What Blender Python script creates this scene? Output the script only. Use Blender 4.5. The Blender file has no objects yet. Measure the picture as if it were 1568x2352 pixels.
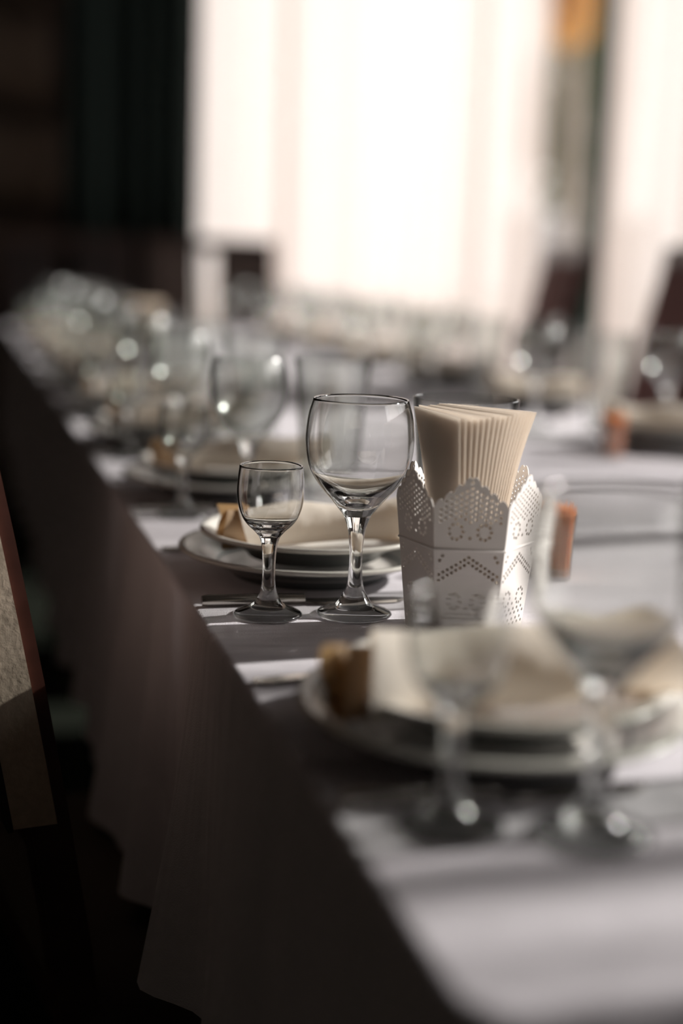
import bpy, bmesh, math, random
from mathutils import Vector, Matrix, noise
R = math.radians
rnd = random.Random(11)
SC = bpy.context.scene
COL = SC.collection
T = 0.75                                     # height of the table top

# ------------------------------------------------------------------ camera
YAW, PITCH, ROLL = R(15.5), R(10.2), R(1.9)
cam = bpy.data.cameras.new('camera'); cam_o = bpy.data.objects.new('camera', cam); COL.objects.link(cam_o)
cam.sensor_fit = 'HORIZONTAL'; cam.sensor_width = 24.0; cam.lens = 50.0
cam.clip_start = 0.02; cam.clip_end = 200
fwd = Vector((math.sin(YAW)*math.cos(PITCH), math.cos(YAW)*math.cos(PITCH), -math.sin(PITCH)))
rt = Vector((math.cos(YAW), -math.sin(YAW), 0)); up = rt.cross(fwd)
rt2 = rt*math.cos(ROLL)+up*math.sin(ROLL); up2 = up*math.cos(ROLL)-rt*math.sin(ROLL)
m = Matrix((rt2, up2, -fwd)).transposed().to_4x4(); m.translation = Vector((0, 0, T+0.24))
cam_o.matrix_world = m
cam.dof.use_dof = True; cam.dof.focus_distance = 0.945; cam.dof.aperture_fstop = 1.8
SC.camera = cam_o

# ------------------------------------------------------------------ world, sun, exposure
w = bpy.data.worlds.new('world'); SC.world = w; w.use_nodes = True
bg = w.node_tree.nodes['Background']; bg.inputs[0].default_value = (1.0, 0.955, 0.93, 1); bg.inputs[1].default_value = 2.85
sun = bpy.data.lights.new('sun', 'SUN'); sun.energy = 7.5; sun.angle = R(0.8); sun.color = (1, 0.95, 0.9)
sun_o = bpy.data.objects.new('sun', sun); COL.objects.link(sun_o)
SAZ, SEL = R(88), R(27)
sdir = Vector((math.sin(SAZ)*math.cos(SEL), math.cos(SAZ)*math.cos(SEL), math.sin(SEL)))
sun_o.rotation_euler = sdir.to_track_quat('Z', 'Y').to_euler()
def portal(name, loc, rot, sx, sy):
    l = bpy.data.lights.new(name, 'AREA'); l.shape = 'RECTANGLE'; l.size = sx; l.size_y = sy
    l.cycles.is_portal = True
    o = bpy.data.objects.new(name, l); COL.objects.link(o); o.location = loc; o.rotation_euler = rot
portal('window_portal', (2.0, 5.9, 1.75), (R(-90), 0, 0), 2.4, 3.0)
portal('window_portal', (3.5, 0.05, 2.25), (0, R(90), 0), 1.7, 4.5)
portal('window_portal', (3.5, 3.75, 2.25), (0, R(90), 0), 1.7, 2.1)
SC.view_settings.view_transform = 'Standard'; SC.view_settings.look = 'None'
SC.view_settings.exposure = 0.1; SC.view_settings.gamma = 1.0; SC.view_settings.use_curve_mapping = False
cy = SC.cycles
cy.use_denoising = True; cy.denoiser = 'OPENIMAGEDENOISE'
cy.max_bounces = 24; cy.transmission_bounces = 20; cy.transparent_max_bounces = 40; cy.glossy_bounces = 8; cy.diffuse_bounces = 5
cy.sample_clamp_indirect = 400; cy.sample_clamp_direct = 0; cy.blur_glossy = 0.3
cy.caustics_reflective = True; cy.caustics_refractive = True

# ------------------------------------------------------------------ materials
def mat(name):
    M = bpy.data.materials.new(name); M.use_nodes = True
    nt = M.node_tree; return M, nt, nt.nodes['Principled BSDF'], nt.nodes['Material Output']
def bumpy(nt, target, scale, dist, detail=3, stretch=None, strength=1.0):
    tc = nt.nodes.new('ShaderNodeTexCoord'); mp = nt.nodes.new('ShaderNodeMapping'); n = nt.nodes.new('ShaderNodeTexNoise')
    if stretch: mp.inputs['Scale'].default_value = stretch
    n.inputs['Scale'].default_value = scale; n.inputs['Detail'].default_value = detail
    b = nt.nodes.new('ShaderNodeBump'); b.inputs['Distance'].default_value = dist; b.inputs['Strength'].default_value = strength
    nt.links.new(tc.outputs['Object'], mp.inputs[0]); nt.links.new(mp.outputs[0], n.inputs[0])
    nt.links.new(n.outputs[0], b.inputs['Height']); nt.links.new(b.outputs[0], target)
    return n
def solid(name, col, rough=0.6, metal=0.0, var=0.12, scale=8, stretch=None, bump=None, spec=0.5):
    M, nt, p, out = mat(name)
    p.inputs['Roughness'].default_value = rough; p.inputs['Metallic'].default_value = metal
    p.inputs['Specular IOR Level'].default_value = spec
    tc = nt.nodes.new('ShaderNodeTexCoord'); mp = nt.nodes.new('ShaderNodeMapping'); n = nt.nodes.new('ShaderNodeTexNoise')
    if stretch: mp.inputs['Scale'].default_value = stretch
    n.inputs['Scale'].default_value = scale; n.inputs['Detail'].default_value = 4
    r = nt.nodes.new('ShaderNodeValToRGB')
    r.color_ramp.elements[0].position = .3; r.color_ramp.elements[1].position = .7
    r.color_ramp.elements[0].color = (*[c*(1-var) for c in col], 1); r.color_ramp.elements[1].color = (*[min(1, c*(1+var)) for c in col], 1)
    nt.links.new(tc.outputs['Object'], mp.inputs[0]); nt.links.new(mp.outputs[0], n.inputs[0]); nt.links.new(n.outputs[0], r.inputs[0])
    nt.links.new(r.outputs[0], p.inputs['Base Color'])
    if bump:
        b = nt.nodes.new('ShaderNodeBump'); b.inputs['Distance'].default_value = bump
        nt.links.new(n.outputs[0], b.inputs['Height']); nt.links.new(b.outputs[0], p.inputs['Normal'])
    return M
def sheet(name, col, transl, transp=0.0, tcol=None, bump=None, bscale=30):
    """thin cloth or paper: diffuse + translucent (+ open weave)"""
    M, nt, p, out = mat(name); nt.nodes.remove(p)
    d = nt.nodes.new('ShaderNodeBsdfDiffuse'); d.inputs[0].default_value = (*col, 1)
    t = nt.nodes.new('ShaderNodeBsdfTranslucent'); t.inputs[0].default_value = (*(tcol or col), 1)
    mx = nt.nodes.new('ShaderNodeMixShader'); mx.inputs[0].default_value = transl
    nt.links.new(d.outputs[0], mx.inputs[1]); nt.links.new(t.outputs[0], mx.inputs[2])
    last = mx
    if transp:
        tr = nt.nodes.new('ShaderNodeBsdfTransparent'); m2 = nt.nodes.new('ShaderNodeMixShader'); m2.inputs[0].default_value = transp
        nt.links.new(mx.outputs[0], m2.inputs[1]); nt.links.new(tr.outputs[0], m2.inputs[2]); last = m2
    if bump:
        bumpy(nt, d.inputs['Normal'], bscale, bump)
    nt.links.new(last.outputs[0], out.inputs[0])
    return M
def glass_solid(name, rough=0.0, col=(1, 1, 1), ior=1.5):
    M, nt, p, out = mat(name); nt.nodes.remove(p)
    g = nt.nodes.new('ShaderNodeBsdfGlass'); g.inputs['Color'].default_value = (*col, 1); g.inputs['IOR'].default_value = ior; g.inputs['Roughness'].default_value = rough
    nt.links.new(g.outputs[0], out.inputs[0]); return M
def glass_thin(name, rough=0.1, col=(.97, .98, .97), ior=1.5, edge=False):
    M, nt, p, out = mat(name); nt.nodes.remove(p)
    f = nt.nodes.new('ShaderNodeFresnel'); f.inputs[0].default_value = ior
    # the same Fresnel curve from both sides of the wall
    geo = nt.nodes.new('ShaderNodeNewGeometry'); mi = nt.nodes.new('ShaderNodeMix'); mi.data_type = 'FLOAT'
    nt.links.new(geo.outputs['Backfacing'], mi.inputs[0]); mi.inputs[2].default_value = ior; mi.inputs[3].default_value = 1/ior
    nt.links.new(mi.outputs[0], f.inputs[0])
    gl = nt.nodes.new('ShaderNodeBsdfGlossy'); gl.inputs['Roughness'].default_value = rough
    tr = nt.nodes.new('ShaderNodeBsdfTransparent'); tr.inputs[0].default_value = (*col, 1)
    if edge:                                # light crossing the wall at a slant is absorbed more
        lw = nt.nodes.new('ShaderNodeLayerWeight'); lw.inputs[0].default_value = .5
        rp = nt.nodes.new('ShaderNodeValToRGB'); e = rp.color_ramp.elements
        e[0].position = .45; e[0].color = (*col, 1); e[1].position = .95; e[1].color = (.30, .30, .295, 1)
        nt.links.new(lw.outputs['Facing'], rp.inputs[0]); nt.links.new(rp.outputs[0], tr.inputs[0])
    mx = nt.nodes.new('ShaderNodeMixShader')
    nt.links.new(f.outputs[0], mx.inputs[0]); nt.links.new(tr.outputs[0], mx.inputs[1]); nt.links.new(gl.outputs[0], mx.inputs[2])
    nt.links.new(mx.outputs[0], out.inputs[0]); return M

M_CLOTH = None
def cloth_mat():
    M, nt, p, out = mat('table_linen')
    p.inputs['Base Color'].default_value = (.70, .66, .70, 1); p.inputs['Roughness'].default_value = .85
    p.inputs['Specular IOR Level'].default_value = .15; p.inputs['Sheen Weight'].default_value = .1
    tc = nt.nodes.new('ShaderNodeTexCoord')
    mp = nt.nodes.new('ShaderNodeMapping'); mp.inputs['Scale'].default_value = (2.0, 9.0, 1.0)
    n1 = nt.nodes.new('ShaderNodeTexNoise'); n1.inputs['Scale'].default_value = 2.2; n1.inputs['Detail'].default_value = 3
    n2 = nt.nodes.new('ShaderNodeTexNoise'); n2.inputs['Scale'].default_value = 900; n2.inputs['Detail'].default_value = 1
    b1 = nt.nodes.new('ShaderNodeBump'); b1.inputs['Distance'].default_value = .012
    b2 = nt.nodes.new('ShaderNodeBump'); b2.inputs['Distance'].default_value = .0003
    nt.links.new(tc.outputs['Object'], mp.inputs[0]); nt.links.new(mp.outputs[0], n1.inputs[0]); nt.links.new(tc.outputs['Object'], n2.inputs[0])
    nt.links.new(n1.outputs[0], b1.inputs['Height']); nt.links.new(n2.outputs[0], b2.inputs['Height'])
    nt.links.new(b1.outputs[0], b2.inputs['Normal']); nt.links.new(b2.outputs[0], p.inputs['Normal'])
    return M
M_CLOTH = cloth_mat()
M_GLASS = None
def glass_soft(name, rough, refr, col, ior=1.52, through=0.0, gloss=None):
    """clear glass whose skin is very slightly smeared: sharp refraction, broader reflection"""
    M, nt, p, out = mat(name); nt.nodes.remove(p)
    f = nt.nodes.new('ShaderNodeFresnel')
    geo = nt.nodes.new('ShaderNodeNewGeometry'); mi = nt.nodes.new('ShaderNodeMix'); mi.data_type = 'FLOAT'
    nt.links.new(geo.outputs['Backfacing'], mi.inputs[0]); mi.inputs[2].default_value = gloss or ior; mi.inputs[3].default_value = ior
    nt.links.new(mi.outputs[0], f.inputs[0])
    rf = nt.nodes.new('ShaderNodeBsdfRefraction'); rf.inputs['Color'].default_value = (*col, 1); rf.inputs['IOR'].default_value = ior; rf.inputs['Roughness'].default_value = refr
    gl = nt.nodes.new('ShaderNodeBsdfGlossy'); gl.inputs['Roughness'].default_value = rough
    mx = nt.nodes.new('ShaderNodeMixShader')
    inner = rf
    if through:                            # thin parallel wall: part of the light passes undeflected
        tr = nt.nodes.new('ShaderNodeBsdfTransparent'); tr.inputs[0].default_value = (*col, 1)
        inner = nt.nodes.new('ShaderNodeMixShader'); inner.inputs[0].default_value = through
        nt.links.new(rf.outputs[0], inner.inputs[1]); nt.links.new(tr.outputs[0], inner.inputs[2])
    nt.links.new(f.outputs[0], mx.inputs[0]); nt.links.new(inner.outputs[0], mx.inputs[1]); nt.links.new(gl.outputs[0], mx.inputs[2])
    nt.links.new(mx.outputs[0], out.inputs[0]); return M
M_GLASSB = glass_soft('clear_glass_soft', .15, .04, (.985, .99, .985), 1.52, gloss=2.3)
M_BOWL = glass_thin('thin_glass_wall', 0.17, ior=2.1, edge=True)
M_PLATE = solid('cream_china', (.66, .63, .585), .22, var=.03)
M_UNDER = solid('dark_grey_underside', (.10, .105, .105), .3, var=.03)  # plate undersides, darker than the cream top
M_NAPKIN = sheet('cream_napkin', (.84, .79, .72), .4, 0, (.90, .80, .68), bump=.004, bscale=22)
M_ENDLIT = sheet('lit_through_napkin_end', (.50, .36, .24), .35, 0, (.62, .40, .20))  # tan of light through the cream paper, put into the colour
M_PAPER = sheet('paper_napkin', (.82, .76, .70), .5, 0, (.96, .90, .83))
M_STEEL = solid('brushed_steel', (.55, .52, .48), .22, 1.0, .08, 40)
M_POT = solid('white_enamel', (.80, .755, .72), .45, 0, .03)
M_WOOD = solid('dark_red_wood', (.062, .022, .016), .35, 0, .35, 3, (1, 1, 8))
M_WOODD = solid('dark_brown_wood', (.035, .018, .013), .4, 0, .35, 3, (1, 1, 8))
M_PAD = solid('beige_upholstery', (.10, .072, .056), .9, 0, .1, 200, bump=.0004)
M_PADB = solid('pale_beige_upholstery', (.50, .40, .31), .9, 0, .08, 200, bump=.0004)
M_PADD = solid('gloom_brown_upholstery', (.022, .014, .012), .9, 0, .1, 200, bump=.0004)  # brown pad darkened, far-corner gloom put into its colour
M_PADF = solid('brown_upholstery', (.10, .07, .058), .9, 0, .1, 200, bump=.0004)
M_PADR = solid('red_brown_upholstery', (.16, .062, .052), .85, 0, .15, 120, bump=.0004)
M_LOG = solid('dark_log', (.055, .034, .020), .85, 0, .4, 2, (1, 8, 8), bump=.01)
M_WALL = solid('dark_plaster', (.055, .042, .032), .9, 0, .1, 3)
M_FLOOR = solid('dark_carpet', (.012, .014, .010), 1.0, 0, .3, 60, spec=.05)
M_CEIL = solid('ceiling_board', (.07, .055, .045), .9, 0, .1, 3)
M_FRAME = solid('pale_window_frame', (.42, .36, .32), .5, 0, .06, 4)
M_PANE = glass_thin('window_glass', 0.02, (.96, .97, .97))
M_SHEER = sheet('sheer_curtain', (.84, .77, .74), .70, .13, (.95, .84, .79))
M_SHEERDIM = sheet('sun_dimming_sheer', (.86, .81, .78), .6, .6, (.95, .88, .85))  # for the added sheers that dim the sun from out of view
M_DRAPE = solid('dark_green_drape', (.020, .032, .026), .9, 0, .15, 30)
M_DRAPEG = sheet('green_drape', (.045, .085, .07), .3, 0)
M_PICK = sheet('orange_wood', (.92, .60, .33), .45, 0, (1.0, .62, .30))
M_LEAFO = sheet('orange_leaf', (.42, .23, .08), .4, 0, (.70, .38, .10))
M_LEAFG = sheet('dull_leaf', (.16, .15, .08), .3)
M_LEAFD = sheet('dark_needle', (.05, .07, .04), .2)
M_BARK = solid('grey_bark', (.16, .13, .11), .9, 0, .3, 6)
M_STONE = solid('pale_stone', (.34, .32, .32), .9, 0, .1, 5)
M_LAWN = solid('brightened_ground', (.50, .49, .46), 1, 0, .3, 3)  # ground colour made pale to brighten the lower part of the sheer curtains

# ------------------------------------------------------------------ helpers
def obj(name, me, material=None, parent=None, smooth=None):
    if isinstance(me, bmesh.types.BMesh):
        b = me; me = bpy.data.meshes.new(name); b.normal_update(); b.to_mesh(me); b.free()
    if material is not None and not me.materials: me.materials.append(material)
    if smooth is not None:
        for p in me.polygons: p.use_smooth = True
        if smooth < 179: me.set_sharp_from_angle(angle=R(smooth))
    o = bpy.data.objects.new(name, me); COL.objects.link(o)
    if parent is not None: o.parent = parent
    return o
def tag(o, label, cat, group=None, kind=None):
    o['label'] = label; o['category'] = cat
    if group: o['group'] = group
    if kind: o['kind'] = kind
    return o
def thing(name, label, cat, loc=(0, 0, 0), rz=0, group=None):
    o = bpy.data.objects.new(name, None); COL.objects.link(o); o.empty_display_size = .05
    o.location = loc; o.rotation_euler = (0, 0, rz); return tag(o, label, cat, group)
def struct(name, me, material, parent=None, smooth=None):
    o = obj(name, me, material, parent, smooth)
    if parent is None: o['kind'] = 'structure'
    return o
def copy_tree(o, parent=None):
    c = o.copy(); COL.objects.link(c); c.parent = parent
    for ch in list(o.children): copy_tree(ch, c)
    return c
def add_box(b, x0, x1, y0, y1, z0, z1, bev=0):
    v = [b.verts.new((x, y, z)) for x in (x0, x1) for y in (y0, y1) for z in (z0, z1)]
    fs = [b.faces.new([v[i] for i in q]) for q in ((0, 1, 3, 2), (4, 6, 7, 5), (0, 4, 5, 1), (2, 3, 7, 6), (0, 2, 6, 4), (1, 5, 7, 3))]
    if bev:
        es = list({e for f in fs for e in f.edges})
        bmesh.ops.bevel(b, geom=es, offset=bev, segments=2, profile=.5, affect='EDGES')
    return b
def box(*a): return add_box(bmesh.new(), *a)
def lathe(profile, seg=48, closed=False):
    """profile: list of (r, z); rings joined in order; r=0 makes a pole"""
    b = bmesh.new(); rings = []
    for r, z in profile:
        if r < 1e-6: rings.append([b.verts.new((0, 0, z))])
        else: rings.append([b.verts.new((r*math.cos(2*math.pi*k/seg), r*math.sin(2*math.pi*k/seg), z)) for k in range(seg)])
    pairs = list(zip(rings, rings[1:])) + ([(rings[-1], rings[0])] if closed else [])
    for A, B in pairs:
        for k in range(seg):
            k2 = (k+1) % seg
            if len(A) == 1 and len(B) == 1: continue
            if len(A) == 1: b.faces.new((A[0], B[k2], B[k]))
            elif len(B) == 1: b.faces.new((A[k], A[k2], B[0]))
            else: b.faces.new((A[k], A[k2], B[k2], B[k]))
    return b
def spline(pts, n=6):
    """Catmull-Rom through pts"""
    out = []; P = [pts[0]]+list(pts)+[pts[-1]]
    for i in range(1, len(P)-2):
        p0, p1, p2, p3 = P[i-1], P[i], P[i+1], P[i+2]
        for k in range(n):
            t = k/n
            out.append(tuple(.5*((2*p1[j])+(-p0[j]+p2[j])*t+(2*p0[j]-5*p1[j]+4*p2[j]-p3[j])*t*t+(-p0[j]+3*p1[j]-3*p2[j]+p3[j])*t**3) for j in range(len(p1))))
    out.append(tuple(pts[-1])); return out
def tube(path, rad, seg=8, caps=True):
    b = bmesh.new(); rings = []
    path = [Vector(p) for p in path]
    for i, p in enumerate(path):
        d = (path[min(i+1, len(path)-1)]-path[max(i-1, 0)]).normalized()
        a = d.orthogonal().normalized() if i == 0 else (a - d*a.dot(d)).normalized()
        c = d.cross(a); r = rad[i] if isinstance(rad, (list, tuple)) else rad
        rings.append([b.verts.new(p+a*r*math.cos(2*math.pi*k/seg)+c*r*math.sin(2*math.pi*k/seg)) for k in range(seg)])
    for A, B in zip(rings, rings[1:]):
        for k in range(seg): b.faces.new((A[k], A[(k+1) % seg], B[(k+1) % seg], B[k]))
    if caps: b.faces.new(rings[0][::-1]); b.faces.new(rings[-1])
    return b

# ------------------------------------------------------------------ the room
FW = 5.5       # far wall, inner face
RW = 3.2       # right wall, inner face
struct('floor', box(-2.4, RW+.3, -2.7, FW+.3, -.1, 0), M_FLOOR)
struct('ceiling', box(-2.4, RW+.3, -2.7, FW+.3, 3.6, 3.7), M_CEIL)
struct('wall_left', box(-2.4, -2.2, -2.7, FW+.3, 0, 3.6), M_WALL)
struct('wall_back', box(-2.2, RW+.3, -2.7, -2.5, 0, 3.6), M_WALL)
# far wall: logs at the left, one wide window at the right
OX0, OX1, OZ0, OZ1 = .78, 3.12, .35, 3.3
b = bmesh.new()
add_box(b, -2.2, OX0, FW, FW+.2, 0, 3.6); add_box(b, OX1, RW, FW, FW+.2, 0, 3.6)
add_box(b, OX0, OX1, FW, FW+.2, 0, OZ0); add_box(b, OX0, OX1, FW, FW+.2, OZ1, 3.6)
wf = struct('wall_far', b, M_WALL)
lg = lathe([(0, 0), (.15, 0), (.185, .03), (.2, .10), (.2, 2.35)], 20)
bmesh.ops.rotate(lg, verts=lg.verts, matrix=Matrix.Rotation(R(-90), 3, 'Y'))
lgm = None
for k in range(9):
    if lgm is None:
        o = obj('log', lg, M_LOG, wf, 60); lgm = o.data
    else: o = obj('log', lgm, None, wf)
    o.location = (.36 + (.03 if k % 2 else 0), FW-.02, .18+.37*k)
# right wall with two windows for the low sun
def right_wall():
    b = bmesh.new(); ys = [-2.5, -2.2, 2.3, 2.7, 4.8, FW+.2]
    for i in (0, 2, 4): add_box(b, RW, RW+.2, ys[i], ys[i+1], 0, 3.6)
    for i in (1, 3):
        add_box(b, RW, RW+.2, ys[i], ys[i+1], 0, 1.45); add_box(b, RW, RW+.2, ys[i], ys[i+1], 3.05, 3.6)
    return b
struct('wall_right', right_wall(), M_WALL)
def window(name, horizontal, a0, a1, z0, z1, c, mull, bars=(), t=.05, dep=.06):
    """frame, mullions and one pane; horizontal=True runs along X at y=c, else along Y at x=c"""
    def bb(b, p0, p1, q0, q1, d0, d1):
        if horizontal: add_box(b, p0, p1, c+d0, c+d1, q0, q1)
        else: add_box(b, c+d0, c+d1, p0, p1, q0, q1)
    b = bmesh.new()
    bb(b, a0, a0+t, z0, z1, 0, dep); bb(b, a1-t, a1, z0, z1, 0, dep)
    bb(b, a0+t, a1-t, z0, z0+t, 0, dep); bb(b, a0+t, a1-t, z1-t, z1, 0, dep)
    w_ = struct(name, b, M_FRAME)
    for x in mull:
        b = bmesh.new(); bb(b, x-t/2, x+t/2, z0+t, z1-t, .004, dep-.004); obj('mullion', b, M_FRAME, w_)
    for z in bars:
        xs = [a0+t]+[v for x in mull for v in (x-t/2, x+t/2)]+[a1-t]
        for i in range(0, len(xs), 2):
            b = bmesh.new(); bb(b, xs[i], xs[i+1], z-.02, z+.02, .008, dep-.008); obj('glazing_bar', b, M_FRAME, w_)
    xs = [a0+t]+[v for x in mull for v in (x-t/2, x+t/2)]+[a1-t]
    for i in range(0, len(xs), 2):
        b = bmesh.new(); bb(b, xs[i], xs[i+1], z0+t, z1-t, dep*.5-.002, dep*.5+.002); obj('pane', b, M_PANE, w_)
    return w_
window('window_1', True, OX0, OX1, OZ0, OZ1, FW+.08, [1.28, 2.08, 2.70], [2.55])
window('window_2', False, -2.2, 2.3, 1.45, 3.05, RW+.08, [-1.84, -1.48, -1.12, -.76, -.40, -.04, .24, .60, .86, 1.225, 1.50, 1.84], t=.038)  # unseen window; mullions spaced to throw chosen shade bands on the table
window('window_3', False, 2.7, 4.8, 1.45, 3.05, RW+.08, [3.2, 3.75, 4.3], t=.045)
struct('baseboard_far', box(-2.2, RW, FW-.24, FW-.20, 0, .10), M_WOODD)

def curtain(name, x0, x1, y, z0, z1, folds, amp, material, seed, along='x', th=0):
    r = random.Random(seed); b = bmesh.new(); n = int(folds*14); rows = 10; g = []
    ph = [r.uniform(0, 6.28) for _ in range(4)]
    for j in range(rows+1):
        z = z0+(z1-z0)*j/rows; row = []; a_ = amp*(1-.35*j/rows)
        for i in range(n+1):
            u = i/n
            s = math.sin(u*folds*6.283+ph[0]+.6*math.sin(u*9+ph[1])) + .35*math.sin(u*folds*2.3*6.283+ph[2]+.4*j/rows)
            x = x0+(x1-x0)*u+.012*math.sin(u*folds*3.1+ph[3])*(1-j/rows); yy = y+a_*s
            row.append(b.verts.new((x, yy, z) if along == 'x' else (yy, x, z)))
        g.append(row)
    for j in range(rows):
        for i in range(n): b.faces.new((g[j][i], g[j][i+1], g[j+1][i+1], g[j+1][i]))
    return obj(name, b, material, None, 180)
tag(curtain('sheer_curtain', .80, 2.27, FW-.16, .03, 3.32, 13, .034, M_SHEER, 3), 'wide white sheer curtain glowing across the middle of the window', 'curtain', 'sheer curtains')
tag(curtain('sheer_curtain', 2.48, 3.15, FW-.16, .03, 3.32, 8, .02, M_SHEER, 5), 'narrow white sheer curtain right of the gap showing trees', 'curtain', 'sheer curtains')
tag(curtain('sheer_curtain', -1.25, .55, RW-.10, .03, 3.32, 9, .02, M_SHEERDIM, 21, along='y'), 'open-weave sheer curtain added out of view to dim the sun at the table end', 'curtain', 'sheer curtains')  # added out of view to soften sun on the near table end
tag(curtain('sheer_curtain', 1.26, 1.80, RW-.10, .03, 3.32, 5, .02, M_SHEERDIM, 22, along='y'), 'open-weave sheer curtain added out of view to dim the sun mid-way along the table', 'curtain', 'sheer curtains')  # added out of view to shade the middle stretch of the table
tag(curtain('dark_drape', .40, .875, FW-.27, .03, 3.32, 6, .035, M_DRAPE, 7), 'near-black green drape hanging left of the bright window', 'drape')
tag(curtain('green_drape', 2.425, 2.50, FW-.22, .03, 3.32, 1.2, .018, M_DRAPEG, 9), 'thin strip of dark green drape beside the narrow sheer curtain', 'drape')
tag(obj('curtain_rail', tube([(-.1, FW-.21, 3.35), (3.18, FW-.21, 3.35)], .013, 10), M_WOODD, None, 60), 'dark curtain rail above the far window', 'curtain rail')

# ------------------------------------------------------------------ outside
struct('ground_outside', box(-20, 40, FW+.4, 60, -.45, -.4), M_LAWN)
def leaf_cloud(center, rad, n, size, seed, squash=1.0):
    r = random.Random(seed); vs = []; fs = []
    for i in range(n):
        d = Vector((r.gauss(0, 1), r.gauss(0, 1), r.gauss(0, 1))).normalized()*(r.random()**.45)
        c = Vector(center)+Vector((d.x*rad, d.y*rad, d.z*rad*squash))
        a = Vector((r.gauss(0, 1), r.gauss(0, 1), r.gauss(0, 1))).normalized(); e = a.orthogonal().normalized()
        s = size*r.uniform(.6, 1.3); k = len(vs)
        vs += [c-a*s, c+e*s*.45, c+a*s, c-e*s*.45]; fs.append((k, k+1, k+2, k+3))
    me = bpy.data.meshes.new('foliage'); me.from_pydata(vs, [], fs); return me
def tree(name, label, loc, h, crown, crad, squash, n, material, seed, size=.07):
    t = thing(name, label, 'tree', loc, 0)
    obj('trunk', tube([(0, 0, -.02), (.05, .02, h*.5), (-.04, .03, h)], [.10, .08, .035], 8), M_BARK, t, 60)
    r = random.Random(seed)
    for k in range(4):
        a = r.uniform(0, 6.28)
        obj('branch', tube([(.0, .02, h*(.45+.1*k)), (math.cos(a)*.5, math.sin(a)*.5, h*(.6+.1*k))], [.03, .012], 6), M_BARK, t, 60)
    f = obj('foliage', leaf_cloud(crown, crad, n, size, seed, squash), material, t); f['kind'] = 'stuff'
    return t
tree('autumn_tree', 'orange autumn tree seen through the curtain gap', (5.35, 12.0, -.4), 3.6, (-.12, 0, 3.75), .30, 1.8, 900, M_LEAFO, 1)
tree('bare_tree', 'dull brown tree behind the orange one outside the window', (6.25, 14.0, -.4), 3.6, (-.05, 0, 2.9), .55, 2.2, 3600, M_LEAFG, 2)
tree('spruce_tree', 'dark evergreen tree filling the right of the curtain gap', (7.25, 15.8, -.4), 5.2, (0, 0, 3.8), .5, 4.5, 4200, M_LEAFD, 3)
gw = thing('garden_wall', 'low pale garden wall below the trees outside', 'wall', (5.45, 12.6, -.4), R(-8))
obj('wall_body', box(-.4, .9, -.1, .1, 0, 1.75, .02), M_STONE, gw); obj('coping', box(-.44, .94, -.14, .14, 1.75, 1.83, .01), M_STONE, gw)

# ------------------------------------------------------------------ the long table and its cloth
X0, X1, Y0, Y1 = .155, 1.07, .395, 4.45
tb = thing('dining_table', 'long wooden banquet table hidden under the white cloth', 'table', (0, 0, 0))
obj('tabletop', box(X0+.012, X1-.012, Y0+.012, Y1-.012, T-.032, T-.004, .004), M_WOODD, tb)
for x in (X0+.08, X1-.08):
    for y in (Y0+.1, 1.75, 3.1, Y1-.1):
        obj('leg', box(x-.025, x+.025, y-.025, y+.025, 0, T-.032, .004), M_WOODD, tb)
def cloth():
    b = bmesh.new(); per = []; rc = .018; st = .012
    def arc(cx, cy_, a0):
        for k in range(7):
            a = a0+k/7*math.pi/2; per.append((cx+rc*math.cos(a), cy_+rc*math.sin(a), math.cos(a), math.sin(a)))
    def line(ax, ay, bx, by, nx, ny):
        L = math.hypot(bx-ax, by-ay); n = int(L/st)
        for k in range(n): per.append((ax+(bx-ax)*k/n, ay+(by-ay)*k/n, nx, ny))
    arc(X1-rc, Y1-rc, 0); line(X1-rc, Y1, X0+rc, Y1, 0, 1)
    arc(X0+rc, Y1-rc, math.pi/2); line(X0, Y1-rc, X0, Y0+rc, -1, 0)
    arc(X0+rc, Y0+rc, math.pi); line(X0+rc, Y0, X1-rc, Y0, 0, -1)
    arc(X1-rc, Y0+rc, 1.5*math.pi); line(X1, Y0+rc, X1, Y1-rc, 1, 0)
    n = len(per); s = [0]
    for i in range(1, n): s.append(s[-1]+math.hypot(per[i][0]-per[i-1][0], per[i][1]-per[i-1][1]))
    rf = .006
    rows = [(-rf, 0)]+[(-rf+rf*math.sin(a), -rf+rf*math.cos(a)) for a in (R(30), R(60), R(90))]
    drop = .262
    rows += [(0, -rf-drop*t/14) for t in range(1, 15)]
    rings = []
    for (off, dz) in rows:
        ring = []; f = max(0, -dz/drop)
        for i, (x, y, nx, ny) in enumerate(per):
            fold = (math.sin(s[i]*2*math.pi/.17)+.6*math.sin(s[i]*2*math.pi/.093+1.3)+.7*noise.noise(Vector((s[i]*5, 0, 1))))
            o_ = off+f**1.2*(.016+.013*fold)+.10*f*0
            z = T+dz + (f*.02*noise.noise(Vector((s[i]*3, 2, f))))
            ring.append(b.verts.new((x+nx*o_, y+ny*o_, z)))
        rings.append(ring)
    for A, B in zip(rings, rings[1:]):
        for k in range(n): b.faces.new((A[k], A[(k+1) % n], B[(k+1) % n], B[k]))
    b.faces.new(rings[0][::-1])
    for f in b.faces: f.normal_update()
    return b
cl = cloth(); bmesh.ops.recalc_face_normals(cl, faces=cl.faces)
tag(obj('tablecloth', cl, M_CLOTH, None, 60), 'white linen tablecloth with streaks of sun, draped over the long table', 'tablecloth')

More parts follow.
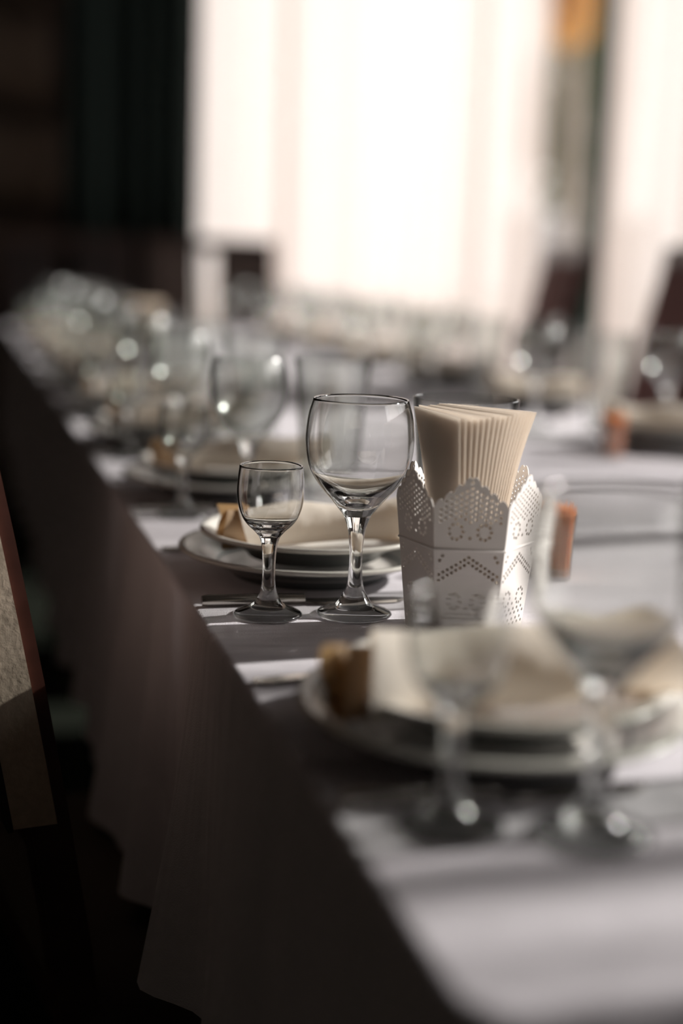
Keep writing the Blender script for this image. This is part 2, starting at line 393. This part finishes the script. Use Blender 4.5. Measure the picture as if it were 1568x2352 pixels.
# ------------------------------------------------------------------ glasses
def stemware(prof_out, prof_in, z_bowl, z_foot, seg, name, mats):
    """one closed shell cut at the seams into bowl, stem and foot"""
    bowl = [p for p in prof_out if p[1] >= z_bowl]; stem = [p for p in prof_out if z_foot <= p[1] <= z_bowl]; foot = [p for p in prof_out if p[1] <= z_foot]
    parts = []
    rim_r, rim_z = prof_out[-1]
    top = bowl+[(rim_r-.0004, rim_z+.0005), (prof_in[-1][0], rim_z)]+prof_in[::-1]
    for nm, pr, m_ in (('bowl', top, mats[0]), ('stem', stem, mats[1]), ('foot', [(0, 0)]+foot, mats[2])):
        b = lathe(pr, seg); me = bpy.data.meshes.new(name+'_'+nm); b.to_mesh(me); b.free(); me.materials.append(m_)
        for p in me.polygons: p.use_smooth = True
        parts.append((nm, me))
    return parts
def prof(zs, n=5): return spline(zs, n)
def goblet(outer_bowl, stem, rfoot, wall):
    """outer_bowl: (r, z) from the stem joint up to the rim; stem: (r, z) from the foot joint up to the bowl joint"""
    out = [(rfoot-.0008, .0004), (rfoot, .0016), (rfoot-.0015, .0028)]
    r0, z0 = stem[0]
    out += prof([(rfoot-.0015, .0028), (rfoot*.74, .0048), (rfoot*.50, .0075), (r0*1.25, z0*.78), (r0, z0)], 4)[1:]
    zf = out[-1][1]
    out += prof(list(stem), 4)[1:]; zb = out[-1][1]
    out += prof(list(outer_bowl), 5)[1:]
    zi = zb+.007; n = len(outer_bowl); inn = [(0, zi), (outer_bowl[0][0]*.62, zi+.0010)]
    for k in range(1, n):
        r_, z_ = outer_bowl[k]
        if k == 1: inn.append((max(r_-wall*2.4, .002), z_+.0035))
        elif k == 2: inn.append((r_-wall*1.7, z_+.0012))
        else: inn.append((r_-wall, z_))
    return out, prof(inn, 5), zb, zf
def make_meshes(tagname, args, seg, mats):
    out, inn, zb, zf = goblet(*args); return stemware(out, inn, zb, zf, seg, tagname, mats)
BIG = ([(.0098, .0695), (.0178, .0793), (.026, .0887), (.0318, .098), (.0351, .1080), (.0363, .1205), (.0349, .1357), (.0317, .147)],
       [(.0078, .0150), (.0059, .0195), (.0047, .030), (.0043, .042), (.0054, .055), (.0070, .0625), (.0098, .0695)], .0258, .0011)
M_GLASS = glass_soft('clear_glass', .05, .0, (.99, .992, .99), 1.52, gloss=1.9)
M_TUMF = glass_thin('clear_tumbler_wall', .08, (.98, .985, .98), 1.9, True)
for _n in M_TUMF.node_tree.nodes:
    if _n.type == 'VALTORGB': _n.color_ramp.elements[1].color = (.5, .51, .5, 1)
SMALL = ([(.0072, .0545), (.0105, .0582), (.0150, .0624), (.0186, .0675), (.0213, .0750), (.0224, .0840), (.0220, .0934), (.0210, .1020)],
         [(.0072, .0125), (.0053, .0180), (.0043, .028), (.0045, .040), (.0055, .0495), (.0072, .0545)], .0234, .0011)
G_BIG_F = make_meshes('wine', BIG, 72, (M_GLASS, M_GLASS, M_GLASS)); G_SMALL_F = make_meshes('cordial', SMALL, 72, (M_GLASS, M_GLASS, M_GLASS))
G_BIG_N = make_meshes('wine_near', BIG, 48, (M_GLASSB, M_GLASSB, M_GLASSB)); G_SMALL_N = make_meshes('cordial_near', SMALL, 48, (M_GLASSB, M_GLASSB, M_GLASSB))
G_BIG = make_meshes('wine_soft', BIG, 40, (M_BOWL, M_GLASSB, M_BOWL)); G_SMALL = make_meshes('cordial_soft', SMALL, 40, (M_BOWL, M_GLASSB, M_BOWL))
def tumbler_mesh(material, nm):
    seg = 48; b = bmesh.new(); rings = []
    def ring(r, z, flute):
        rg = []
        for k in range(seg):
            a = 2*math.pi*k/seg; f = 1-flute*(abs(math.sin(a*6)))**1.0
            rg.append(b.verts.new((r*f*math.cos(a), r*f*math.sin(a), z)))
        return rg
    Hh = .144
    zs = [0, .003, .02, .05, .08, .105, .112, .116, .130, Hh]
    for z in zs:
        r = .026+.0115*(z/Hh)**1.25-(.001 if z == 0 else 0)
        rings.append(ring(r, z, .05 if z < .108 else 0))
    rings.append(ring(.0368, Hh+.0006, 0)); 
    for z in (Hh-.0004, .130, .112, .08, .05, .02, .012):
        rings.append(ring(.026+.0115*(z/Hh)**1.25-.0016-(.002 if z < .05 else 0), z, 0))
    c0 = b.verts.new((0, 0, .0015)); c1 = b.verts.new((0, 0, .011))
    for A, B in zip(rings, rings[1:]):
        for k in range(seg): b.faces.new((A[k], A[(k+1) % seg], B[(k+1) % seg], B[k]))
    for k in range(seg):
        b.faces.new((rings[0][(k+1) % seg], rings[0][k], c0)); b.faces.new((rings[-1][k], rings[-1][(k+1) % seg], c1))
    me = bpy.data.meshes.new(nm); b.to_mesh(me); b.free(); me.materials.append(material)
    for p in me.polygons: p.use_smooth = True
    me.set_sharp_from_angle(angle=R(28))
    return me
TUM_F = tumbler_mesh(M_TUMF, 'fluted_tumbler'); TUM_N = tumbler_mesh(M_BOWL, 'fluted_tumbler_near'); TUM = tumbler_mesh(M_BOWL, 'fluted_tumbler_soft')
def put_stem(parts, name, label, x, y, group):
    t = thing(name, label, 'glass', (x, y, T+.0002), rnd.uniform(0, 6.28), group)
    for nm, me in parts:
        o = bpy.data.objects.new(nm, me); COL.objects.link(o); o.parent = t
    return t
def put_tumbler(me, label, x, y, group):
    o = bpy.data.objects.new('tumbler', me); COL.objects.link(o); o.location = (x, y, T+.0002); o.rotation_euler[2] = rnd.uniform(0, 6.28)
    return tag(o, label, 'glass', group)

# ------------------------------------------------------------------ plates, napkins, cutlery
def plate_mesh(r, h, nm):
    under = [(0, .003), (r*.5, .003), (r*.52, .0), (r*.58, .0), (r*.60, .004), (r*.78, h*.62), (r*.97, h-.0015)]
    top = [(r*.97, h-.0015), (r*.995, h), (r, h+.0012), (r*.99, h+.0024), (r*.93, h+.0016), (r*.80, h*.72+.002), (r*.70, .0085), (r*.55, .0062), (0, .006)]
    res = []
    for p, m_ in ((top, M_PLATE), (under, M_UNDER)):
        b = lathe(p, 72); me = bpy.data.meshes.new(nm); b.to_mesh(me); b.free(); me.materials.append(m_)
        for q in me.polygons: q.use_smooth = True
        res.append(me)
    return res
def put_plate(P, nm, x, y, z, label, group):
    o = bpy.data.objects.new(nm, P[0]); COL.objects.link(o); o.location = (x, y, z); tag(o, label, 'plate', group)
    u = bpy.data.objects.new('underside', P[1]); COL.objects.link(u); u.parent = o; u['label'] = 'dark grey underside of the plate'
    return o
P_LOW = plate_mesh(.1, .0205, 'dinner_plate'); P_UP = plate_mesh(.087, .0185, 'side_plate')
def roll_mesh(seed, L=.150, r0=.0195):
    r = random.Random(seed); b = bmesh.new(); NU, NT = 26, 64; g = []
    turns = 2.3
    for i in range(NU+1):
        u = i/NU; row = []
        swell = 1+.16*math.sin(u*5.2+seed)+.10*math.sin(u*11+seed*2.1)
        for j in range(NT+1):
            t = j/NT; a = t*turns*2*math.pi+1.1+seed
            rad = (r0*.40+(r0*.60)*t)*swell*(1+.07*math.sin(a*2+u*7+seed))
            x = -L/2+L*u+.006*math.sin(a*1.0+seed)*(1 if u < .5 else -1)*abs(u-.5)*2
            y = rad*math.cos(a)*1.12+.004*math.sin(u*6)
            z = rad*math.sin(a)*.98
            row.append([x, y, z])
        g.append(row)
    zmin = min(p[2] for row in g for p in row)
    for row in g:
        for p in row:
            if p[2] < zmin*.62: p[2] = zmin*.62+(p[2]-zmin*.62)*.25
    zmin = min(p[2] for row in g for p in row)
    vs = [[b.verts.new((p[0], p[1], p[2]-zmin)) for p in row] for row in g]
    for i in range(NU):
        for j in range(NT): b.faces.new((vs[i][j], vs[i+1][j], vs[i+1][j+1], vs[i][j+1]))
    me = bpy.data.meshes.new('napkin_body'); b.to_mesh(me); b.free(); me.materials.append(M_NAPKIN)
    for q in me.polygons: q.use_smooth = True
    # end layer folding out, tan with painted light through the paper
    b = bmesh.new(); g = []
    for i in range(7):
        u = i/6; row = []
        for j in range(41):
            a = j/40*1.75*2*math.pi+.4+seed; rad = r0*(.52+.54*j/40)*(1-.10*u)*(1+.08*math.sin(a*2+seed))
            x = -L/2-.017+.019*u+.0035*math.sin(a*1.5+seed)
            z = rad*math.sin(a)*1.0
            if z < zmin*.9: z = zmin*.9
            row.append(b.verts.new((x, rad*math.cos(a)*1.1, z-zmin)))
        g.append(row)
    for i in range(6):
        for j in range(40): b.faces.new((g[i][j], g[i+1][j], g[i+1][j+1], g[i][j+1]))
    m2 = bpy.data.meshes.new('napkin_end'); b.to_mesh(m2); b.free(); m2.materials.append(M_ENDLIT)
    for q in m2.polygons: q.use_smooth = True
    return me, m2
ROLLS = [roll_mesh(s) for s in (1, 2.4, 4.1)]
def put_roll(x, y, z, rz, label, group, v):
    t = thing('rolled_napkin', label, 'napkin', (x, y, z), rz, group); t.rotation_euler[1] = R(-3)
    a, c = ROLLS[v % 3]
    obj('napkin_body', a, None, t); e = obj('open_end', c, None, t); e['label'] = 'open end of the rolled napkin, tan from painted light through it'
    return t
def strip(pts, th):
    """flat metal piece from (x, halfwidth, z) stations"""
    b = bmesh.new(); rings = []
    for x, hw, z in pts:
        rings.append([b.verts.new(q) for q in ((x, -hw, z), (x, hw, z), (x, hw*.9, z+th), (x, -hw*.9, z+th))])
    for A, B in zip(rings, rings[1:]):
        for k in range(4): b.faces.new((A[k], A[(k+1) % 4], B[(k+1) % 4], B[k]))
    b.faces.new(rings[0][::-1]); b.faces.new(rings[-1]); return b
def knife_parts():
    h = tube([(0, 0, .0042), (.004, 0, .0042), (.04, 0, .0042), (.072, 0, .004)], [.0036, .0042, .0040, .0034], 10)
    hm = bpy.data.meshes.new('knife_handle'); h.to_mesh(hm); h.free(); hm.materials.append(M_STEEL)
    for q in hm.polygons: q.use_smooth = True
    hm.set_sharp_from_angle(angle=R(50))
    bl = strip([(.072, .003, .002), (.08, .0065, .001), (.12, .007, .0008), (.138, .005, .0008), (.145, .0012, .0008)], .0016)
    bm_ = bpy.data.meshes.new('knife_blade'); bl.to_mesh(bm_); bl.free(); bm_.materials.append(M_STEEL)
    return [('handle', hm), ('blade', bm_)]
def fork_parts():
    h = strip([(0, .0045, .0006), (.01, .0058, .0006), (.05, .0035, .003), (.10, .0025, .005), (.118, .004, .002), (.126, .009, .0006), (.140, .0095, .0008)], .0018)
    hm = bpy.data.meshes.new('fork_handle'); h.to_mesh(hm); h.free(); hm.materials.append(M_STEEL)
    out = [('handle', hm)]
    for k in range(4):
        y = -.0078+k*.0052
        tt = tube([(.139, y, .0018), (.155, y, .0012), (.172, y, .0032)], [.0012, .0011, .0006], 6)
        tm = bpy.data.meshes.new('fork_tine'); tt.to_mesh(tm); tt.free(); tm.materials.append(M_STEEL); out.append(('tine', tm))
    return out
KN, FK = knife_parts(), fork_parts()
def put_parts(parts, name, label, cat, loc, rz, group):
    t = thing(name, label, cat, loc, rz, group)
    for nm, me in parts:
        o = bpy.data.objects.new(nm, me); COL.objects.link(o); o.parent = t
    return t

# ------------------------------------------------------------------ place settings, left row
where = ['at the nearest setting, blurred in front', 'at the setting in focus', 'at the second setting behind the focused one']
ordw = ['third', 'fourth', 'fifth', 'sixth', 'seventh', 'eighth', 'ninth']
def wh(k): return where[k] if k < 3 else 'at the '+ordw[k-3]+' setting of the left row'
for k in range(10):
    dy = .367*(k-1); j = (lambda a=.006: 0 if k < 3 else rnd.uniform(-a, a)); foc = k == 1
    put_stem(G_SMALL_F if foc else (G_SMALL_N if k < 1 else G_SMALL), 'cordial_glass', ('small sharp cordial glass with a short stem ' if foc else 'small cordial glass ')+wh(k), .203+j(), .909+dy+(.0 if k != 0 else .0)+j(), 'small stemmed glasses, left row')
    put_stem(G_BIG_F if foc else (G_BIG_N if k < 1 else G_BIG), 'wine_glass', ('round-bowled sharp wine glass ' if foc else 'round-bowled wine glass ')+wh(k), .2615+j(), .903+dy+j()-(.012 if k == 0 else 0), 'wine glasses, left row')
    put_tumbler(TUM_F if foc else (TUM_N if k < 3 else TUM), 'tall fluted tumbler '+wh(k), .349+j()+(.004 if k == 0 else 0), .940+dy+j()-(.018 if k == 0 else 0), 'fluted tumblers, left row')
    px, py = .262+j(.004), 1.032+dy+j(.002)-(.018 if k == 0 else 0)
    put_plate(P_LOW, 'dinner_plate', px, py, T+.0003, 'cream dinner plate, lower of the two '+wh(k), 'lower plates, left row')
    put_plate(P_UP, 'side_plate', px+.003, py, T+.0155, 'cream plate, upper of the two '+wh(k), 'upper plates, left row')
    put_roll(px+(.006 if k == 0 else .024), py-.012-(.004 if k == 0 else 0), T+.027, R(-3+rnd.uniform(-3, 3)), 'cream napkin rolled up on plates '+wh(k), 'rolled napkins, left row', k).scale = (1, 1.15, 1.2) if k == 0 else (1, 1, 1)
    put_parts(KN, 'table_knife', 'steel knife lying in front of the plates '+wh(k), 'knife', (.163, .938+dy, T+.0003), R(-1.0), 'knives, left row')
    put_parts(FK, 'table_fork', 'steel fork lying beyond the plates '+wh(k), 'fork', (.162, 1.125+dy, T+.0003), R(2), 'forks, left row')
# ------------------------------------------------------------------ place settings, window side
ordr = ['nearest', 'second', 'third', 'fourth', 'fifth', 'sixth']
for k in range(6):
    y = 1.72+.445*k; s = 'at the '+ordr[k]+' window-side setting'; j = lambda a=.008: rnd.uniform(-a, a)
    px, py = .93+j(.004), y+j(.004)
    put_plate(P_LOW, 'dinner_plate', px, py, T+.0003, 'cream dinner plate, lower of the two '+s, 'lower plates, window side')
    put_plate(P_UP, 'side_plate', px, py, T+.0155, 'cream plate, upper of the two '+s, 'upper plates, window side')
    put_roll(px-.005, py, T+.027, R(180+rnd.uniform(-6, 6)), 'cream napkin rolled up on plates '+s, 'rolled napkins, window side', k)
    put_stem(G_BIG, 'wine_glass', 'round-bowled wine glass '+s, .815+j(), y+.195+j(), 'wine glasses, window side')
    put_tumbler(TUM, 'tall fluted tumbler '+s, .905+j(), y+.165+j(), 'fluted tumblers, window side')
    put_stem(G_BIG, 'wine_glass', 'wine glass nearest the table edge '+s, .985+j(), y+.13+j(), 'outer wine glasses, window side')
    put_parts(KN, 'table_knife', 'steel knife beside the plates '+s, 'knife', (1.045, y+.112+(.0 if k else 0), T+.0003), R(180), 'knives, window side')
    put_parts(FK, 'table_fork', 'steel fork on the near side of the plates '+s, 'fork', (1.045, y-.115, T+.0003), R(180), 'forks, window side')

# ------------------------------------------------------------------ lace pots with paper napkins
def panel_mesh(wb, wt, hv, hp, zr):
    cu = bpy.data.curves.new('lace', 'CURVE'); cu.dimensions = '2D'; cu.fill_mode = 'BOTH'; cu.extrude = .00035; cu.resolution_u = 1
    def hw(z): return (wb+(wt-wb)*z/hv)/2
    def poly(pts):
        s = cu.splines.new('POLY'); s.points.add(len(pts)-1); s.use_cyclic_u = True
        for i, (x, y) in enumerate(pts): s.points[i].co = (x, y, 0, 1)
    out = [(-hw(0), 0), (hw(0), 0), (hw(hv), hv)]
    n = 8
    for i in range(n):                      # stepped scallops rising to the middle of the panel
        x0 = hw(hv)*(1-2*i/n); x1 = hw(hv)*(1-2*(i+1)/n)
        z0 = hv+(hp-hv)*(1-abs(1-2*i/n)); z1 = hv+(hp-hv)*(1-abs(1-2*(i+1)/n))
        for q in range(1, 6):
            t = q/5; out.append((x0+(x1-x0)*t, z0+(z1-z0)*t+.0022*math.sin(math.pi*t)+(.0011 if q < 5 else 0)))
    poly(out)
    holes = []
    def hole(x, z, r=.00115):
        if abs(x) > hw(z)-.0022 or z < .006: return
        lim = hv+(hp-hv)*(1-abs(x)/hw(hv))-.0014
        if z > lim: return
        if any((x-a)**2+(z-c)**2 < (r+d+.0005)**2 for a, c, d in holes): return
        holes.append((x, z, r))
    for zc in (zr+.0115, zr-.034):          # ring motifs
        for xc in (-.0088, .0088):
            for k in range(9):
                a = k/9*2*math.pi; hole(xc+.0043*math.cos(a), zc+.0050*math.sin(a))
        hole(0, zc-.004)
    for i in range(-8, 9):                  # diagonal lattice above
        for q in range(0, 12):
            hole(i*.0031, zr+.0178+q*.0036+(.0018 if i % 2 else 0), .0010)
    for i in range(-7, 8):                  # chevron below the rib
        for q in (0, 1): hole(i*.0026, zr-.005-abs(i)*.0017-q*.0036)
    for x in (-.018, .018):
        hole(x, zr-.0075); hole(x-.0016, zr-.0045); hole(x+.0016, zr-.0045)
    for i in range(-6, 7):
        hole(i*.0027, .010+(.003 if i % 2 else 0)); hole(i*.0027, .017+(.003 if i % 2 else 0))
    for x, z, r in holes: poly([(x+r*math.cos(a), z+r*math.sin(a)) for a in [k*math.pi/4 for k in range(8)]])
    o = bpy.data.objects.new('tmp', cu); COL.objects.link(o)
    me = bpy.data.meshes.new_from_object(o.evaluated_get(bpy.context.evaluated_depsgraph_get())); bpy.data.objects.remove(o)
    me.materials.clear(); me.materials.append(M_POT); return me
PB, PT, HV, HP, ZR = .037, .0465, .088, .107, .062
bpy.context.view_layer.update()
PANEL = panel_mesh(PB, PT, HV, HP, ZR)
def lace_pot(loc, rz, label):
    t = thing('lace_pot', label, 'pot', loc, rz, None)
    ap = lambda r: r*math.cos(R(30))
    tilt = math.atan2(ap(PT)-ap(PB), HV)
    for k in range(6):
        a = k*R(60)-R(90)
        o = obj('lace_panel', PANEL, None, t)
        n = Vector((math.cos(a), math.sin(a), 0)); u = Vector((-math.sin(a), math.cos(a), 0)); v = (Vector((0, 0, 1))*math.cos(tilt)+n*math.sin(tilt))
        mm = Matrix((u, v, u.cross(v))).transposed().to_4x4(); mm.translation = n*ap(PB)+Vector((0, 0, .0005)); o.matrix_local = mm
    def hexa(r, z): return [(r*math.cos(k*R(60)-R(60)), r*math.sin(k*R(60)-R(60)), z) for k in range(6)]
    r_ = PB+(PT-PB)*ZR/HV
    for nm, z, rr in (('rib', ZR, r_+.0004), ('base_rim', .002, PB+.0004)):
        P = hexa(rr, z); obj(nm, tube(P+[P[0], P[1]], .0009, 6, False), M_POT, t, 60)
    b = bmesh.new(); b.faces.new([b.verts.new(p) for p in hexa(PB-.0003, .0012)]); b.faces.new([b.verts.new(p) for p in hexa(PB-.0003, .0004)][::-1])
    obj('base', b, M_POT, t)
    return t
def napkin_mesh(i, n, seed):
    r = random.Random(seed*100+i); t = i/(n-1); b = bmesh.new()
    A, C_, B = Vector((-.020, -.031)), Vector((.041, -.006)), Vector((-.027, .037))
    ft = A.lerp(C_, t)+Vector((.004, -.003))*math.sin(math.pi*t); st_ = B+Vector((.026, .004))*t
    fb = Vector((-.0105, -.0205)).lerp(Vector((.0175, -.0125)), t); sb = Vector((-.010, .019)).lerp(Vector((.013, .0155)), t)
    ztop = .1432+r.uniform(-.0010, .0008)+.002*t; rows = 10; th = .0012; g = []
    for k in range(rows+1):
        z = .004+(ztop-.004)*k/rows; uu = (z/ztop)**(1.3+1.3*t)
        f = fb.lerp(ft, uu); s_ = sb.lerp(st_, uu); d = (s_-f).normalized(); nn = Vector((d.y, -d.x))*th*(.55+.45*uu)*.5
        bow = nn*.6*math.sin(k*.7+i)
        mid = f.lerp(s_, .5)
        pts = [f-d*.0003+bow*0, f+nn+d*.0012, mid+nn+bow, s_+nn, s_-nn, mid-nn+bow, f-nn+d*.0012]
        g.append([b.verts.new((p.x, p.y, z)) for p in pts])
    for P, Q in zip(g, g[1:]):
        for k in range(7): b.faces.new((P[k], P[(k+1) % 7], Q[(k+1) % 7], Q[k]))
    b.faces.new(g[0][::-1]); b.faces.new(g[-1]); me = bpy.data.meshes.new('folded_napkin')
    bmesh.ops.recalc_face_normals(b, faces=b.faces)
    b.to_mesh(me); b.free(); me.materials.append(M_PAPER); return me
NAPS = [napkin_mesh(i, 17, 3) for i in range(17)]
NTH = ['', 'second', 'third', 'fourth', 'fifth', 'sixth', 'seventh', 'eighth', 'ninth', 'tenth', 'eleventh', 'twelfth', 'thirteenth', 'fourteenth', 'fifteenth', 'sixteenth', '']
def pot_with_napkins(x, y, rz, label, side, group):
    lace_pot((x, y, T+.0003), rz, label)
    for i, me in enumerate(NAPS):
        o = bpy.data.objects.new('paper_napkin', me); COL.objects.link(o); o.location = (x, y, T+.001)
        lb = 'folded cream paper napkin fanned out in the '+side
        if group.endswith('near pot'): lb = 'folded cream napkin, '+NTH[i]+' from the flat left face in the near lace pot'
        if i == 0: lb = 'outermost folded napkin showing its flat shaded side in the '+side
        if i == 16: lb = 'last folded napkin bending outward, sunlit, in the '+side
        tag(o, lb, 'napkin', group)
pot_with_napkins(.321, .851, R(-18), 'white six-sided lace-cut metal pot full of paper napkins, beside the focused wine glass', 'near lace pot', 'paper napkins in the near pot')
pot_with_napkins(.345, 2.685, R(-10), 'far white lace-cut pot with paper napkins among the shaded glasses', 'far lace pot', 'paper napkins in the far pot')

# ------------------------------------------------------------------ toothpick cups
def pick_cup(x, y, label, l2):
    cup = lathe([(0, .0003), (.0125, .0003), (.0135, .001), (.0165, .048), (.0163, .0485), (.0157, .048), (.0128, .004), (0, .004)], 32)
    o = obj('toothpick_cup', cup, M_TUMF, None, 60); o.location = (x, y, T+.0002); tag(o, label, 'cup', 'toothpick cups')
    b = bmesh.new(); r = random.Random(int(x*1000))
    for k in range(110):
        a = r.uniform(0, 6.28); q = math.sqrt(r.random()); q2 = q*.0115; q3 = min(.0148, q*.0150)
        h = r.uniform(.053, .058)
        p0 = Vector((q2*math.cos(a), q2*math.sin(a), .0045)); p1 = Vector((q3*math.cos(a+r.uniform(-.2, .2)), q3*math.sin(a), h))
        tb_ = tube([p0, p0.lerp(p1, .9), p1], [.0009, .0009, .0003], 5); me = bpy.data.meshes.new('t'); tb_.to_mesh(me); tb_.free(); b.from_mesh(me); bpy.data.meshes.remove(me)
    s = obj('toothpick', b, M_PICK); s.location = (x, y, T+.0002); tag(s, l2, 'toothpick', None, 'stuff')
pick_cup(.447, 1.01, 'small clear cup of orange toothpicks right of the lace pot', 'orange wooden toothpicks packed in the near cup')
pick_cup(.80, 1.62, 'small clear cup of toothpicks far right in front of the window-side plates', 'orange wooden toothpicks packed in the far cup')

# ------------------------------------------------------------------ chairs
def make_chair(name, label, loc, rz, pad=M_PAD, wood=M_WOODD, solid_back=False, W=.42, recl=R(9), h=1.035, pad_z0=.60, group='dining chairs', shell=False):
    """sits facing local +Y; the backrest is at local y=0, origin on the floor under it"""
    t = thing(name, label, 'chair', loc, rz, group)
    hwid = W/2
    obj('seat', box(-hwid, hwid, .03, .43, .415, .455, .012), pad, t, 40)
    obj('seat_frame', box(-hwid+.01, hwid-.01, .04, .42, .37, .415, .004), wood, t)
    for x in (-hwid+.02, hwid-.02):
        obj('leg', box(x-.017, x+.017, .385, .42, 0, .37, .003), wood, t)
        # rear leg and back post in one curved piece, leaning back
        def yb(z): return .03-max(0, z-.45)*math.tan(recl)-.03*max(0, (z-.45)/.6)**2+.0*z
        b = bmesh.new(); zs = [0, .2, .43, .5, .6, .7, .8, .9, h-.012]; rg = []
        for z in zs:
            y = yb(z)-(.04*(1-z/.43) if z < .43 else 0)
            rg.append([b.verts.new(q) for q in ((x-.017, y-.014, z), (x+.017, y-.014, z), (x+.017, y+.014, z), (x-.017, y+.014, z))])
        for A, B in zip(rg, rg[1:]):
            for k in range(4): b.faces.new((A[k], A[(k+1) % 4], B[(k+1) % 4], B[k]))
        b.faces.new(rg[0][::-1]); b.faces.new(rg[-1])
        obj('back_post', b, wood, t)
    def slab(nm, x0, x1, z0, z1, t0, t1, m_, bev=.003):
        b = bmesh.new(); n = 8; rg = []
        for k in range(n+1):
            z = z0+(z1-z0)*k/n; y = yb(z); rg.append([b.verts.new(q) for q in ((x0, y+t0, z), (x1, y+t0, z), (x1, y+t1, z), (x0, y+t1, z))])
        for A, B in zip(rg, rg[1:]):
            for k in range(4): b.faces.new((A[k], A[(k+1) % 4], B[(k+1) % 4], B[k]))
        b.faces.new(rg[0][::-1]); b.faces.new(rg[-1]); return obj(nm, b, m_, t)
    slab('top_rail', -hwid+.003, hwid-.003, h-.04, h, -.017, .017, wood)
    slab('lower_rail', -hwid+.037, hwid-.037, pad_z0-.034, pad_z0-.01, -.012, .012, wood)
    if shell: slab('back_shell', -hwid-.001, hwid+.001, pad_z0, h-.05, -.026, .004, M_PADB); slab('back_board', -hwid-.0012, hwid+.0012, pad_z0-.002, h-.048, -.030, -.0262, M_WOODD)
    if solid_back: slab('back_pad', -hwid+.037, hwid-.037, pad_z0-.01, h-.04, -.02, (.010 if shell else .022), pad)
    else:
        slab('back_pad', -hwid+.037, -.034, pad_z0-.01, h-.04, -.02, .022, pad); slab('back_pad', .05, hwid-.037, pad_z0-.01, h-.04, -.02, .022, pad)
        slab('slot_rail', -.034, -.026, pad_z0-.01, h-.04, -.012, .012, wood); slab('slot_rail', .026, .034, pad_z0-.01, h-.04, -.012, .012, wood)
    return t
# far end of the table, facing the camera
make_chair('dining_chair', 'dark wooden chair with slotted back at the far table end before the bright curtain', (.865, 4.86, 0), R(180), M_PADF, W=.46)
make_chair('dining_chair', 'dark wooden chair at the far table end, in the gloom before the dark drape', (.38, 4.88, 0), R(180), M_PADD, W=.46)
# window side
for k, (x, y, a) in enumerate([(1.405, 3.34, 81), (1.405, 2.66, 83)]):
    make_chair('dining_chair', ['red-brown padded chair on the window side, left of the two against the narrow curtain', 'red-brown padded chair at the right picture edge on the window side'][k],
               (x, y, 0), R(a), M_PADR, M_WOOD, True, W=.40)
# the chair tucked in beside the camera
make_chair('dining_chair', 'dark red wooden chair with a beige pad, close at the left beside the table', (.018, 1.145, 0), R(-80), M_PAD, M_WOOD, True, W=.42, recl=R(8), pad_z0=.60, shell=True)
